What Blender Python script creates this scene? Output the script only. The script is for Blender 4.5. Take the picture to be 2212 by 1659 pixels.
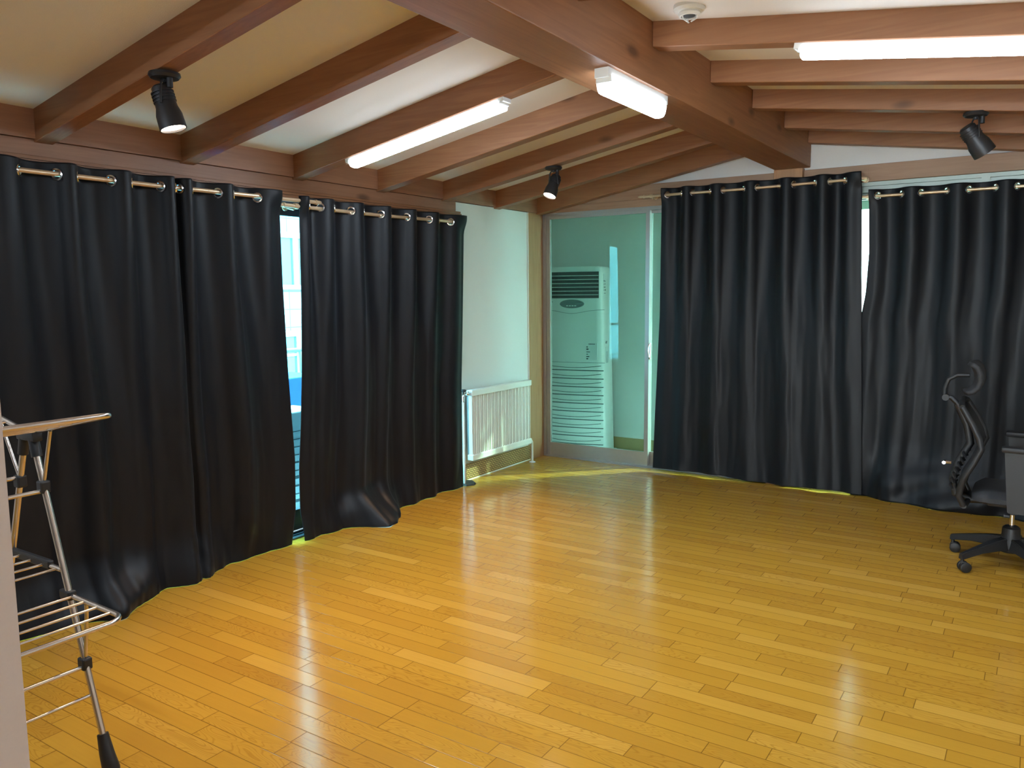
import bpy, bmesh, math, random
from mathutils import Vector, Matrix, noise
random.seed(7)
S = bpy.context.scene
for o in list(bpy.data.objects): bpy.data.objects.remove(o)
COL = S.collection
PI = math.pi

# ------------------------------------------------------------------ camera
F_PX = 1729.70
cam = bpy.data.cameras.new('camera'); cam.sensor_width = 36.0; cam.sensor_fit = 'HORIZONTAL'
cam.lens = F_PX / 2212.0 * 36.0; cam.clip_start = 0.02; cam.clip_end = 200
co = bpy.data.objects.new('camera', cam); COL.objects.link(co)
r_, u_, f_ = (0.83468809, 0.5506452, -0.00925494), (-0.05440353, 0.09916644, 0.99358255), (-0.54802924, 0.82882802, -0.11273009)
co.matrix_world = Matrix(((r_[0], u_[0], -f_[0], 3.8112), (r_[1], u_[1], -f_[1], -6.2684), (r_[2], u_[2], -f_[2], 1.5), (0, 0, 0, 1)))
S.camera = co

# ------------------------------------------------------------------ world, sun, exposure
S.view_settings.view_transform = 'Standard'; S.view_settings.look = 'None'
S.view_settings.gamma = 1.0; S.view_settings.use_curve_mapping = False
S.view_settings.exposure = 2.6
W = bpy.data.worlds.new('sky'); S.world = W; W.use_nodes = True
bg = W.node_tree.nodes['Background']
bg.inputs[0].default_value = (0.80, 0.91, 1.0, 1); bg.inputs[1].default_value = 6.5
sl = bpy.data.lights.new('sun', 'SUN'); sl.energy = 2.4; sl.angle = math.radians(1.0); sl.color = (1.0, 0.86, 0.70)
so = bpy.data.objects.new('sun', sl); COL.objects.link(so)
SUN_DIR = Vector((0.62, 0.62, 0.53)).normalized()      # towards the sun
so.location = SUN_DIR * 20
so.rotation_euler = SUN_DIR.to_track_quat('Z', 'Y').to_euler()
S.cycles.max_bounces = 10; S.cycles.diffuse_bounces = 6; S.cycles.transparent_max_bounces = 16
S.cycles.sample_clamp_indirect = 6.0; S.cycles.use_denoising = True
S.cycles.caustics_reflective = False; S.cycles.caustics_refractive = False
LED_STR, LED_COL = 20.0, (0.72, 0.86, 1.0)
SPOT_STR, SPOT_W, SPOT_COL = 6.0, 18.0, (1.0, 0.62, 0.36)

# ------------------------------------------------------------------ materials
def new_mat(name):
    m = bpy.data.materials.new(name); m.use_nodes = True
    return m, m.node_tree, m.node_tree.nodes['Principled BSDF']
def N(t, kind, **kw):
    n = t.nodes.new(kind)
    for k, v in kw.items(): setattr(n, k, v)
    return n
def math_(t, op, a, b=None, c=None):
    n = N(t, 'ShaderNodeMath', operation=op)
    for i, v in enumerate((a, b, c)):
        if v is None: continue
        if isinstance(v, (int, float)): n.inputs[i].default_value = v
        else: t.links.new(v, n.inputs[i])
    return n.outputs[0]
def mix_(t, fac, a, b, mode='MIX'):
    n = N(t, 'ShaderNodeMix', data_type='RGBA', blend_type=mode)
    for i, v in ((0, fac), (6, a), (7, b)):
        if isinstance(v, (int, float)): n.inputs[i].default_value = v
        elif isinstance(v, tuple): n.inputs[i].default_value = (*v[:3], 1)
        else: t.links.new(v, n.inputs[i])
    return n.outputs[2]
def plain(name, col, rough=0.5, metal=0.0, var=0.06, scale=30.0, bump=0.0, spec=0.5, sheen=0.0):
    m, t, p = new_mat(name)
    tc = N(t, 'ShaderNodeTexCoord'); nz = N(t, 'ShaderNodeTexNoise'); nz.inputs['Scale'].default_value = scale
    nz.inputs['Detail'].default_value = 4
    t.links.new(tc.outputs['Object'], nz.inputs['Vector'])
    dark = tuple(c * (1 - var) for c in col); lite = tuple(min(1, c * (1 + var)) for c in col)
    t.links.new(mix_(t, nz.outputs['Fac'], dark, lite), p.inputs['Base Color'])
    p.inputs['Roughness'].default_value = rough; p.inputs['Metallic'].default_value = metal
    p.inputs['Specular IOR Level'].default_value = spec
    if sheen: p.inputs['Sheen Weight'].default_value = sheen
    if bump:
        b = N(t, 'ShaderNodeBump'); b.inputs['Strength'].default_value = bump; b.inputs['Distance'].default_value = 0.004
        t.links.new(nz.outputs['Fac'], b.inputs['Height']); t.links.new(b.outputs[0], p.inputs['Normal'])
    return m
def wood(name, axis, c1, c2, rough=0.38, knots=True):
    m, t, p = new_mat(name)
    tc = N(t, 'ShaderNodeTexCoord'); mp = N(t, 'ShaderNodeMapping')
    sc = [22.0, 22.0, 22.0]; sc['xyz'.index(axis)] = 1.3
    mp.inputs['Scale'].default_value = sc
    t.links.new(tc.outputs['Object'], mp.inputs['Vector'])
    nz = N(t, 'ShaderNodeTexNoise'); nz.inputs['Scale'].default_value = 1.6; nz.inputs['Detail'].default_value = 7
    nz.inputs['Distortion'].default_value = 1.2
    t.links.new(mp.outputs[0], nz.inputs['Vector'])
    big = N(t, 'ShaderNodeTexNoise'); big.inputs['Scale'].default_value = 1.7
    t.links.new(tc.outputs['Object'], big.inputs['Vector'])
    ramp = N(t, 'ShaderNodeValToRGB'); e = ramp.color_ramp.elements
    e[0].position = 0.3; e[0].color = (*c1, 1); e[1].position = 0.72; e[1].color = (*c2, 1)
    t.links.new(nz.outputs['Fac'], ramp.inputs[0])
    c = mix_(t, big.outputs['Fac'], ramp.outputs[0], tuple(x * 0.7 for x in c2))
    if knots:
        vo = N(t, 'ShaderNodeTexVoronoi'); vo.inputs['Scale'].default_value = 1.0; mk = N(t, 'ShaderNodeMapping')
        s2 = [4.0, 4.0, 4.0]; s2['xyz'.index(axis)] = 1.6; mk.inputs['Scale'].default_value = s2
        t.links.new(tc.outputs['Object'], mk.inputs['Vector']); t.links.new(mk.outputs[0], vo.inputs['Vector'])
        k = N(t, 'ShaderNodeMapRange'); k.inputs[1].default_value = 0.05; k.inputs[2].default_value = 0.13
        k.inputs[3].default_value = 0.75; k.inputs[4].default_value = 0.0
        t.links.new(vo.outputs['Distance'], k.inputs[0])
        c = mix_(t, k.outputs[0], c, tuple(x * 0.25 for x in c1))
    t.links.new(c, p.inputs['Base Color'])
    p.inputs['Roughness'].default_value = rough
    b = N(t, 'ShaderNodeBump'); b.inputs['Strength'].default_value = 0.12; b.inputs['Distance'].default_value = 0.004
    t.links.new(nz.outputs['Fac'], b.inputs['Height']); t.links.new(b.outputs[0], p.inputs['Normal'])
    return m
def emis(name, col, strength):
    m, t, p = new_mat(name)
    p.inputs['Base Color'].default_value = (0.9, 0.9, 0.9, 1)
    p.inputs['Emission Color'].default_value = (*col, 1); p.inputs['Emission Strength'].default_value = strength
    return m
def glass(name, tint, refl=0.035):
    m = bpy.data.materials.new(name); m.use_nodes = True; t = m.node_tree; t.nodes.clear()
    out = N(t, 'ShaderNodeOutputMaterial'); tr = N(t, 'ShaderNodeBsdfTransparent'); gl = N(t, 'ShaderNodeBsdfGlossy')
    gl.inputs['Roughness'].default_value = 0.02; tr.inputs[0].default_value = (*tint, 1)
    gl.inputs[0].default_value = (0.85, 1.0, 0.95, 1)
    lw = N(t, 'ShaderNodeLayerWeight'); lw.inputs[0].default_value = 0.5       # Schlick, the same from both sides of the pane
    mx = N(t, 'ShaderNodeMixShader'); t.links.new(math_(t, 'MULTIPLY_ADD', math_(t, 'POWER', lw.outputs['Facing'], 5.0), 0.95, refl), mx.inputs[0])
    t.links.new(tr.outputs[0], mx.inputs[1]); t.links.new(gl.outputs[0], mx.inputs[2]); t.links.new(mx.outputs[0], out.inputs[0])
    return m

def floor_material():
    m, t, p = new_mat('lacquered_oak_strips')
    tc = N(t, 'ShaderNodeTexCoord'); sp = N(t, 'ShaderNodeSeparateXYZ'); t.links.new(tc.outputs['Object'], sp.inputs[0])
    X, Y = sp.outputs[0], sp.outputs[1]
    P = 0.0757
    ry = math_(t, 'MULTIPLY_ADD', Y, 1 / P, 3.272 / P + 200)
    row = math_(t, 'FLOOR', ry); fy = math_(t, 'FRACT', ry)
    w1 = N(t, 'ShaderNodeTexWhiteNoise', noise_dimensions='1D'); t.links.new(row, w1.inputs['W'])
    w2 = N(t, 'ShaderNodeTexWhiteNoise', noise_dimensions='1D'); t.links.new(math_(t, 'ADD', row, 57.31), w2.inputs['W'])
    ln = math_(t, 'MULTIPLY_ADD', w1.outputs[0], 0.30, 0.38)
    rx = math_(t, 'ADD', math_(t, 'DIVIDE', math_(t, 'ADD', X, 20), ln), math_(t, 'MULTIPLY', w2.outputs[0], 9.0))
    idx = math_(t, 'FLOOR', rx); fx = math_(t, 'FRACT', rx)
    cb = N(t, 'ShaderNodeCombineXYZ'); t.links.new(idx, cb.inputs[0]); t.links.new(row, cb.inputs[1])
    wp = N(t, 'ShaderNodeTexWhiteNoise', noise_dimensions='2D'); t.links.new(cb.outputs[0], wp.inputs['Vector'])
    # seams
    dy = math_(t, 'MULTIPLY', math_(t, 'MINIMUM', fy, math_(t, 'SUBTRACT', 1.0, fy)), P)
    dx = math_(t, 'MULTIPLY', math_(t, 'MINIMUM', fx, math_(t, 'SUBTRACT', 1.0, fx)), ln)
    d = math_(t, 'MINIMUM', dy, dx)
    seam = N(t, 'ShaderNodeMapRange'); seam.inputs[1].default_value = 0.0005; seam.inputs[2].default_value = 0.0022
    seam.inputs[3].default_value = 1; seam.inputs[4].default_value = 0; t.links.new(d, seam.inputs[0])
    # grain coordinates, shifted plank by plank
    gx = math_(t, 'MULTIPLY_ADD', X, 1.0, math_(t, 'MULTIPLY', wp.outputs[0], 37.0))
    gy = math_(t, 'ADD', Y, math_(t, 'MULTIPLY', wp.outputs[0], 11.0))
    c1 = N(t, 'ShaderNodeCombineXYZ'); t.links.new(math_(t, 'MULTIPLY', gx, 4.0), c1.inputs[0]); t.links.new(math_(t, 'MULTIPLY', gy, 110.0), c1.inputs[1])
    n1 = N(t, 'ShaderNodeTexNoise'); n1.inputs['Scale'].default_value = 1.0; n1.inputs['Detail'].default_value = 6
    t.links.new(c1.outputs[0], n1.inputs['Vector'])
    # cathedral figure: contour lines of a stretched noise
    c2 = N(t, 'ShaderNodeCombineXYZ'); t.links.new(math_(t, 'MULTIPLY', gx, 2.6), c2.inputs[0]); t.links.new(math_(t, 'MULTIPLY', gy, 13.0), c2.inputs[1])
    n2 = N(t, 'ShaderNodeTexNoise'); n2.inputs['Scale'].default_value = 1.0; n2.inputs['Detail'].default_value = 1.5
    t.links.new(c2.outputs[0], n2.inputs['Vector'])
    rings = math_(t, 'ABSOLUTE', math_(t, 'SUBTRACT', math_(t, 'FRACT', math_(t, 'MULTIPLY', n2.outputs['Fac'], 26.0)), 0.5))
    ringm = N(t, 'ShaderNodeMapRange'); ringm.inputs[1].default_value = 0.02; ringm.inputs[2].default_value = 0.2
    ringm.inputs[3].default_value = 1; ringm.inputs[4].default_value = 0; t.links.new(rings, ringm.inputs[0])
    figured = math_(t, 'GREATER_THAN', N_sub(t, wp), 0.55)
    ringf = math_(t, 'MULTIPLY', math_(t, 'MULTIPLY', ringm.outputs[0], figured), 0.5)
    ramp = N(t, 'ShaderNodeValToRGB'); e = ramp.color_ramp.elements
    e[0].position = 0.0; e[0].color = (0.45, 0.228, 0.025, 1); e[1].position = 1.0; e[1].color = (0.62, 0.355, 0.058, 1)
    x = ramp.color_ramp.elements.new(0.35); x.color = (0.50, 0.265, 0.028, 1)
    x = ramp.color_ramp.elements.new(0.8); x.color = (0.54, 0.295, 0.034, 1)
    t.links.new(wp.outputs[0], ramp.inputs[0])
    col = mix_(t, math_(t, 'MULTIPLY', n1.outputs['Fac'], 0.45), ramp.outputs[0], (0.34, 0.17, 0.020))
    col = mix_(t, ringf, col, (0.26, 0.105, 0.012))
    big = N(t, 'ShaderNodeTexNoise'); big.inputs['Scale'].default_value = 0.5; t.links.new(tc.outputs['Object'], big.inputs['Vector'])
    col = mix_(t, math_(t, 'MULTIPLY', big.outputs['Fac'], 0.35), col, (0.42, 0.19, 0.012))
    col = mix_(t, math_(t, 'MULTIPLY', seam.outputs[0], 0.75), col, (0.09, 0.035, 0.006))
    t.links.new(col, p.inputs['Base Color'])
    rg = N(t, 'ShaderNodeMapRange'); rg.inputs[3].default_value = 0.11; rg.inputs[4].default_value = 0.20
    t.links.new(n1.outputs['Fac'], rg.inputs[0]); t.links.new(rg.outputs[0], p.inputs['Roughness'])
    p.inputs['Specular IOR Level'].default_value = 0.45
    wob = N(t, 'ShaderNodeTexNoise'); wob.inputs['Scale'].default_value = 60.0; t.links.new(tc.outputs['Object'], wob.inputs['Vector'])
    h = math_(t, 'ADD', math_(t, 'MULTIPLY', seam.outputs[0], -1.0), math_(t, 'MULTIPLY', wob.outputs['Fac'], 0.35))
    b = N(t, 'ShaderNodeBump'); b.inputs['Strength'].default_value = 0.22; b.inputs['Distance'].default_value = 0.0012
    t.links.new(h, b.inputs['Height']); t.links.new(b.outputs[0], p.inputs['Normal'])
    return m
def N_sub(t, wp):
    s = N(t, 'ShaderNodeSeparateColor'); t.links.new(wp.outputs['Color'], s.inputs[0]); return s.outputs[1]
def tile_material():
    m, t, p = new_mat('pale_facade_tile')
    tc = N(t, 'ShaderNodeTexCoord'); sp = N(t, 'ShaderNodeSeparateXYZ'); t.links.new(tc.outputs['Object'], sp.inputs[0])
    cb = N(t, 'ShaderNodeCombineXYZ'); t.links.new(sp.outputs[1], cb.inputs[0]); t.links.new(sp.outputs[2], cb.inputs[1])
    br = N(t, 'ShaderNodeTexBrick'); br.offset = 0; br.inputs['Scale'].default_value = 1
    br.inputs['Color1'].default_value = (0.20, 0.21, 0.21, 1); br.inputs['Color2'].default_value = (0.18, 0.19, 0.195, 1)
    br.inputs['Mortar'].default_value = (0.08, 0.09, 0.10, 1); br.inputs['Mortar Size'].default_value = 0.008
    br.inputs['Brick Width'].default_value = 0.30; br.inputs['Row Height'].default_value = 0.28
    t.links.new(cb.outputs[0], br.inputs['Vector']); t.links.new(br.outputs[0], p.inputs['Base Color']); p.inputs['Roughness'].default_value = 0.5
    return m
def punched_material():
    m, t, p = new_mat('woven_punched_skirting')
    tc = N(t, 'ShaderNodeTexCoord'); sp = N(t, 'ShaderNodeSeparateXYZ'); t.links.new(tc.outputs['Object'], sp.inputs[0])
    cb = N(t, 'ShaderNodeCombineXYZ'); t.links.new(sp.outputs[1], cb.inputs[0]); t.links.new(sp.outputs[2], cb.inputs[1])
    br = N(t, 'ShaderNodeTexBrick'); br.inputs['Scale'].default_value = 1
    br.inputs['Color1'].default_value = (0.60, 0.40, 0.14, 1); br.inputs['Color2'].default_value = (0.52, 0.33, 0.11, 1)
    br.inputs['Mortar'].default_value = (0.15, 0.085, 0.03, 1); br.inputs['Mortar Size'].default_value = 0.004
    br.inputs['Brick Width'].default_value = 0.034; br.inputs['Row Height'].default_value = 0.016
    t.links.new(cb.outputs[0], br.inputs['Vector']); t.links.new(br.outputs[0], p.inputs['Base Color']); p.inputs['Roughness'].default_value = 0.45
    return m
def fabric_material():
    m, t, p = new_mat('black_satin_blackout_cloth')
    tc = N(t, 'ShaderNodeTexCoord'); nz = N(t, 'ShaderNodeTexNoise'); nz.inputs['Scale'].default_value = 350
    t.links.new(tc.outputs['Object'], nz.inputs['Vector'])
    t.links.new(mix_(t, nz.outputs['Fac'], (0.0028, 0.0035, 0.005), (0.0062, 0.0075, 0.010)), p.inputs['Base Color'])
    p.inputs['Roughness'].default_value = 0.48; p.inputs['Specular IOR Level'].default_value = 0.27
    p.inputs['Sheen Weight'].default_value = 0.05; p.inputs['Sheen Roughness'].default_value = 0.4
    p.inputs['Sheen Tint'].default_value = (0.7, 0.8, 1, 1)
    b = N(t, 'ShaderNodeBump'); b.inputs['Strength'].default_value = 0.15; b.inputs['Distance'].default_value = 0.001
    t.links.new(nz.outputs['Fac'], b.inputs['Height']); t.links.new(b.outputs[0], p.inputs['Normal'])
    return m

M = {}
M['floor'] = floor_material()
RC1, RC2 = (0.225, 0.086, 0.034), (0.380, 0.170, 0.074)
M['wood_x'] = wood('reddish_stained_rafter_wood', 'x', RC1, RC2, 0.50)
M['wood_y'] = wood('reddish_stained_beam_wood', 'y', RC1, RC2, 0.50)
M['pine_x'] = wood('worn_pine_header', 'x', (0.30, 0.16, 0.09), (0.46, 0.28, 0.17), 0.5)
M['pine_y'] = wood('worn_pine_lintel', 'y', (0.25, 0.115, 0.060), (0.40, 0.20, 0.11), 0.5)
M['pine_z'] = wood('varnished_pine_post', 'z', (0.34, 0.150, 0.055), (0.50, 0.26, 0.11), 0.4)
M['wall'] = plain('off_white_wallpaper', (0.70, 0.685, 0.66), 0.85, var=0.03, scale=160, bump=0.15)
M['panel'] = plain('grey_beige_partition_panel', (0.36, 0.30, 0.275), 0.6, var=0.03, scale=200)
M['ceil'] = plain('cream_ceiling_paper', (0.80, 0.77, 0.72), 0.9, var=0.03, scale=200, bump=0.15)
M['white'] = plain('white_enamel', (0.74, 0.74, 0.68), 0.35, var=0.02)
M['plastic'] = plain('white_plastic', (0.76, 0.78, 0.76), 0.4, var=0.02)
M['alu'] = plain('anodised_aluminium', (0.42, 0.40, 0.37), 0.35, metal=0.65, var=0.05)
M['alu_dark'] = plain('grey_window_metal', (0.10, 0.12, 0.14), 0.4, metal=0.5, var=0.05)
M['alu_pale'] = plain('pale_window_metal', (0.34, 0.39, 0.35), 0.4, metal=0.3, var=0.04)
M['brass'] = plain('champagne_rod_metal', (0.66, 0.50, 0.33), 0.30, metal=0.55, var=0.04)
M['steel'] = plain('brushed_steel_tube', (0.62, 0.56, 0.50), 0.26, metal=0.95, var=0.04)
M['chrome'] = plain('chrome', (0.75, 0.75, 0.76), 0.12, metal=1.0, var=0.02)
M['black'] = plain('black_plastic', (0.012, 0.012, 0.013), 0.5, var=0.1)
M['black_metal'] = plain('matt_black_metal', (0.025, 0.025, 0.027), 0.45, metal=0.3, var=0.1)
M['mesh'] = plain('black_seat_mesh', (0.022, 0.022, 0.024), 0.75, var=0.3, scale=300, bump=0.3)
M['fabric'] = fabric_material()
M['teal'] = glass('blue_green_tinted_glass', (0.60, 0.86, 0.81), 0.012)
M['pane'] = glass('pale_blue_glass', (0.48, 0.84, 0.92))
M['outer'] = glass('clear_outer_glass', (0.92, 0.92, 0.90))
M['led'] = emis('glowing_led_diffuser', LED_COL, LED_STR)
M['led_side'] = emis('faintly_glowing_led_flank', LED_COL, 2.6)
M['bulb'] = emis('glowing_warm_lens', (1.0, 0.80, 0.62), SPOT_STR)
M['off'] = plain('dark_unlit_lens', (0.10, 0.10, 0.11), 0.15, var=0.02)
M['tile'] = tile_material()
M['punched'] = punched_material()
M['skirt'] = plain('tan_skirting_board', (0.42, 0.29, 0.13), 0.5, var=0.08)
M['grille'] = plain('dark_grille_recess', (0.06, 0.065, 0.07), 0.6)
M['ink'] = plain('printed_ink', (0.10, 0.13, 0.13), 0.6)
M['display'] = plain('smoked_oval_display', (0.16, 0.20, 0.20), 0.2)
M['paving'] = plain('concrete_paving', (0.42, 0.42, 0.40), 0.85, var=0.1, scale=8)
M['blue'] = plain('blue_tarpaulin', (0.05, 0.17, 0.55), 0.5, var=0.15, scale=6)
M['sack'] = plain('white_printed_carton', (0.72, 0.74, 0.74), 0.6, var=0.05)
M['rubber'] = plain('black_scrap', (0.03, 0.027, 0.02), 0.7)
M['facade_glass'] = plain('turquoise_window_pane', (0.08, 0.19, 0.21), 0.15, var=0.04, scale=2)

# ------------------------------------------------------------------ mesh helpers
def BM(): return bmesh.new()
def box(bm, x0, x1, y0, y1, z0, z1, bevel=0.0):
    vs = [bm.verts.new((x, y, z)) for x in (x0, x1) for y in (y0, y1) for z in (z0, z1)]
    q = [(0, 1, 3, 2), (4, 6, 7, 5), (0, 4, 5, 1), (2, 3, 7, 6), (0, 2, 6, 4), (1, 5, 7, 3)]
    fs = [bm.faces.new([vs[i] for i in f]) for f in q]
    if bevel:
        es = {e for f in fs for e in f.edges}
        bmesh.ops.bevel(bm, geom=list(es), offset=bevel, segments=2, profile=0.5, affect='EDGES')
def hexa(bm, pts):
    """eight corners: bottom four then top four, both counter-clockwise"""
    v = [bm.verts.new(p) for p in pts]
    for f in [(3, 2, 1, 0), (4, 5, 6, 7), (0, 1, 5, 4), (1, 2, 6, 5), (2, 3, 7, 6), (3, 0, 4, 7)]:
        bm.faces.new([v[i] for i in f])
def frame_of(d):
    d = d.normalized(); a = Vector((0, 0, 1)) if abs(d.z) < 0.9 else Vector((1, 0, 0))
    u = d.cross(a).normalized(); return u, d.cross(u).normalized()
def tube(bm, pts, r, seg=10, r2=None, cap=True, closed=False):
    pts = [Vector(p) for p in pts]; n = len(pts); rings = []
    pu = None
    for i, p in enumerate(pts):
        if closed: d = pts[(i + 1) % n] - pts[i - 1]
        else: d = (pts[min(i + 1, n - 1)] - pts[max(i - 1, 0)])
        d.normalize()
        if pu is None: u, v = frame_of(d)
        else:
            u = (pu - d * pu.dot(d)).normalized(); v = d.cross(u)
        pu = u
        rr = r if r2 is None else r + (r2 - r) * i / (n - 1)
        if isinstance(rr, (list, tuple)): rr = rr[i]
        rings.append([bm.verts.new(p + (u * math.cos(2 * PI * k / seg) + v * math.sin(2 * PI * k / seg)) * rr) for k in range(seg)])
    m = n if closed else n - 1
    for i in range(m):
        a, b = rings[i], rings[(i + 1) % n]
        for k in range(seg): bm.faces.new((a[k], a[(k + 1) % seg], b[(k + 1) % seg], b[k]))
    if cap and not closed:
        bm.faces.new(rings[0][::-1]); bm.faces.new(rings[-1])
def lathe(bm, prof, seg=24, center=(0, 0, 0), axis=(0, 0, 1)):
    ax = Vector(axis).normalized(); u, v = frame_of(ax); c = Vector(center); rings = []
    for r, h in prof:
        if r < 1e-6: rings.append([bm.verts.new(c + ax * h)])
        else: rings.append([bm.verts.new(c + ax * h + (u * math.cos(2 * PI * k / seg) + v * math.sin(2 * PI * k / seg)) * r) for k in range(seg)])
    for a, b in zip(rings, rings[1:]):
        for k in range(seg):
            k2 = (k + 1) % seg
            if len(a) == 1 and len(b) == 1: continue
            if len(a) == 1: bm.faces.new((a[0], b[k], b[k2]))
            elif len(b) == 1: bm.faces.new((a[k], b[0], a[k2]))
            else: bm.faces.new((a[k], b[k], b[k2], a[k2]))
def arc(c, r, a0, a1, n, plane='xz', y=0):
    out = []
    for i in range(n + 1):
        a = a0 + (a1 - a0) * i / n
        out.append((c[0] + r * math.cos(a), y, c[1] + r * math.sin(a)))
    return out
def obj(name, bm, mat, parent=None, smooth=False, label=None, sharp=None):
    bmesh.ops.recalc_face_normals(bm, faces=bm.faces)
    me = bpy.data.meshes.new(name); bm.to_mesh(me); bm.free()
    me.materials.append(M[mat] if isinstance(mat, str) else mat)
    if smooth:
        for f in me.polygons: f.use_smooth = True
        me.set_sharp_from_angle(angle=math.radians(sharp or 40))
    o = bpy.data.objects.new(name, me); COL.objects.link(o)
    if parent: o.parent = parent
    if label: o['label'] = label
    return o
def tag(o, label, cat, group=None, kind=None):
    o['label'] = label; o['category'] = cat
    if group: o['group'] = group
    if kind: o['kind'] = kind
    return o
def thing(name, label, cat, loc=(0, 0, 0), rz=0.0, group=None):
    o = bpy.data.objects.new(name, None); COL.objects.link(o); o.empty_display_size = 0.1
    o.location = loc; o.rotation_euler = (0, 0, rz)
    return tag(o, label, cat, group)
def struct(name, bm, mat, parent=None, label=None, smooth=False):
    o = obj(name, bm, mat, parent, smooth)
    if not parent: o['kind'] = 'structure'
    if label: o['label'] = label
    return o
def bx(name, mat, *a, parent=None, label=None, bevel=0.0, st=True):
    bm = BM(); box(bm, *a, bevel=bevel)
    return struct(name, bm, mat, parent, label) if st else obj(name, bm, mat, parent, label=label)
def dup(root, loc=None, rz=None):
    r = root.copy(); COL.objects.link(r)
    if loc is not None: r.location = loc
    if rz is not None: r.rotation_euler[2] = rz
    for ch in list(root.children):
        c = ch.copy(); COL.objects.link(c); c.parent = r
        for g in ch.children:
            d = g.copy(); COL.objects.link(d); d.parent = c
    return r

# ------------------------------------------------------------------ the room shell
XR, YN, XP = 4.93, -10.0, 2.62          # right wall, rear wall, partition face
RIDGE = 2.18
def zl(x): return 2.33 + 0.18 * x       # underside of the ceiling, left slope
def zr(x): return 2.676 - 0.14 * (x - 2.29)
bx('floor', 'floor', -0.0, XR, YN, 0.0, -0.08, 0.0)
bm = BM()
hexa(bm, [(-0.3, YN, zl(-0.3)), (RIDGE, YN, zl(RIDGE)), (RIDGE, 0.1, zl(RIDGE)), (-0.3, 0.1, zl(-0.3)),
          (-0.3, YN, 3.0), (RIDGE, YN, 3.0), (RIDGE, 0.1, 3.0), (-0.3, 0.1, 3.0)])
hexa(bm, [(RIDGE, YN, zr(RIDGE)), (XR + .1, YN, zr(XR + .1)), (XR + .1, 0.1, zr(XR + .1)), (RIDGE, 0.1, zr(RIDGE)),
          (RIDGE, YN, 3.0), (XR + .1, YN, 3.0), (XR + .1, 0.1, 3.0), (RIDGE, 0.1, 3.0)])
struct('ceiling', bm, 'ceil')
# left wall: solid stretch by the radiator, stretch behind the rack, slab over the window
bx('wall_left', 'wall', -0.15, 0.0, -1.27, -0.235, -0.02, 2.2)
bx('wall_left_near', 'wall', -0.15, 0.0, YN, -4.95, -0.02, 2.2)
bx('wall_right', 'wall', XR, XR + 0.1, YN, 0.1, -0.02, 2.6)
bm = BM()
box(bm, -0.15, XP + .12, YN - .1, YN, -0.02, 3.0); box(bm, XR - .12, XR + .1, YN - .1, YN, -0.02, 3.0)
box(bm, XP + .12, XR - .12, YN - .1, YN, -0.02, 0.3); box(bm, XP + .12, XR - .12, YN - .1, YN, 2.25, 3.0)
struct('wall_rear', bm, 'wall')
bx('wall_partition', 'panel', XP - 0.12, XP, YN, -5.745, 0.0, 2.6)
# gable of the back wall over the header
bm = BM()
vs = [(0, 2.38), (XR, 2.38), (XR, zr(XR) + .02), (RIDGE, zl(RIDGE) + .02), (0, zl(0) + .02)]
f = [bm.verts.new((x, 0.02, z)) for x, z in vs]; g = [bm.verts.new((x, 0.10, z)) for x, z in vs]
bm.faces.new(f); bm.faces.new(g[::-1])
for i in range(5): bm.faces.new((f[i], f[(i + 1) % 5], g[(i + 1) % 5], g[i]))
struct('wall_back', bm, 'wall')
bx('wall_back_corner', 'wall', 4.83, XR, 0.0, 0.10, -0.02, 2.38)
# header beams
bx('trim_1', 'pine_x', 0.0, XR, 0.0, 0.10, 2.265, 2.385, bevel=0.003, label='worn brown header beam along the top of the back wall')
bx('trim_2', 'pine_x', 0.0, 2.07, 0.002, 0.10, 2.205, 2.264, label='lower header board over the glass door')
bx('trim_3', 'pine_y', -0.12, 0.004, -4.95, -1.27, 2.13, 2.203, bevel=0.003, label='knotty lintel board over the left curtains')
bm = BM()
box(bm, -0.10, 0.012, -4.95, -1.22, 2.115, 2.129); box(bm, -0.10, 0.006, -4.95, -1.20, 2.10, 2.114); box(bm, -0.10, 0.0, -4.95, -1.17, 2.075, 2.099)
struct('trim_4', bm, 'wood_y', label='stepped dark moulding under the left lintel')
bx('trim_5', 'pine_y', -0.10, 0.020, YN, 0.0, 2.204, 2.335, label='brown blocking board between the left rafter feet')
# ridge beam
bx('trim_6', 'wood_y', 2.07, 2.325, YN, -0.001, 2.400, 2.72, bevel=0.005, label='large ridge beam running to the back wall')
bx('trim_7', 'pine_z', 2.07, 2.28, -0.045, 0.10, -0.02, 2.399, bevel=0.004, label='orange pine post under the ridge beam')
bx('trim_8', 'pine_z', -0.12, 0.012, -0.235, 0.10, -0.02, 2.203, bevel=0.004, label='pine corner post beside the radiator')
bx('trim_9', 'white', -0.01, 0.010, -0.243, -0.236, 0.13, 2.2, label='thin white strip between wall and corner post')
RY = [-4.37, -3.64, -2.885, -2.155, -1.445, -0.75, -0.105]
RYALL = [-9.45, -8.72, -7.995, -7.27, -6.545, -5.82, -5.095] + RY
k = 10
for y in RYALL:
    for side in (0, 1):
        bm = BM()
        y0, y1 = y, y + 0.085
        if side == 0: xa, xb, fz = -0.05, 2.069, zl
        else: xa, xb, fz = 2.326, XR - 0.001, zr
        d = 0.14 if side == 0 else 0.108
        hexa(bm, [(xa, y0, fz(xa) - d), (xb, y0, fz(xb) - d), (xb, y1, fz(xb) - d), (xa, y1, fz(xa) - d),
                  (xa, y0, fz(xa) + .01), (xb, y0, fz(xb) + .01), (xb, y1, fz(xb) + .01), (xa, y1, fz(xa) + .01)])
        bmesh.ops.bevel(bm, geom=list(bm.edges), offset=0.003, segments=1, affect='EDGES')
        struct('trim_%d' % k, bm, 'wood_x', label='sloping brown ceiling rafter %s the ridge beam' % ('left of' if side == 0 else 'right of')); k += 1
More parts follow.
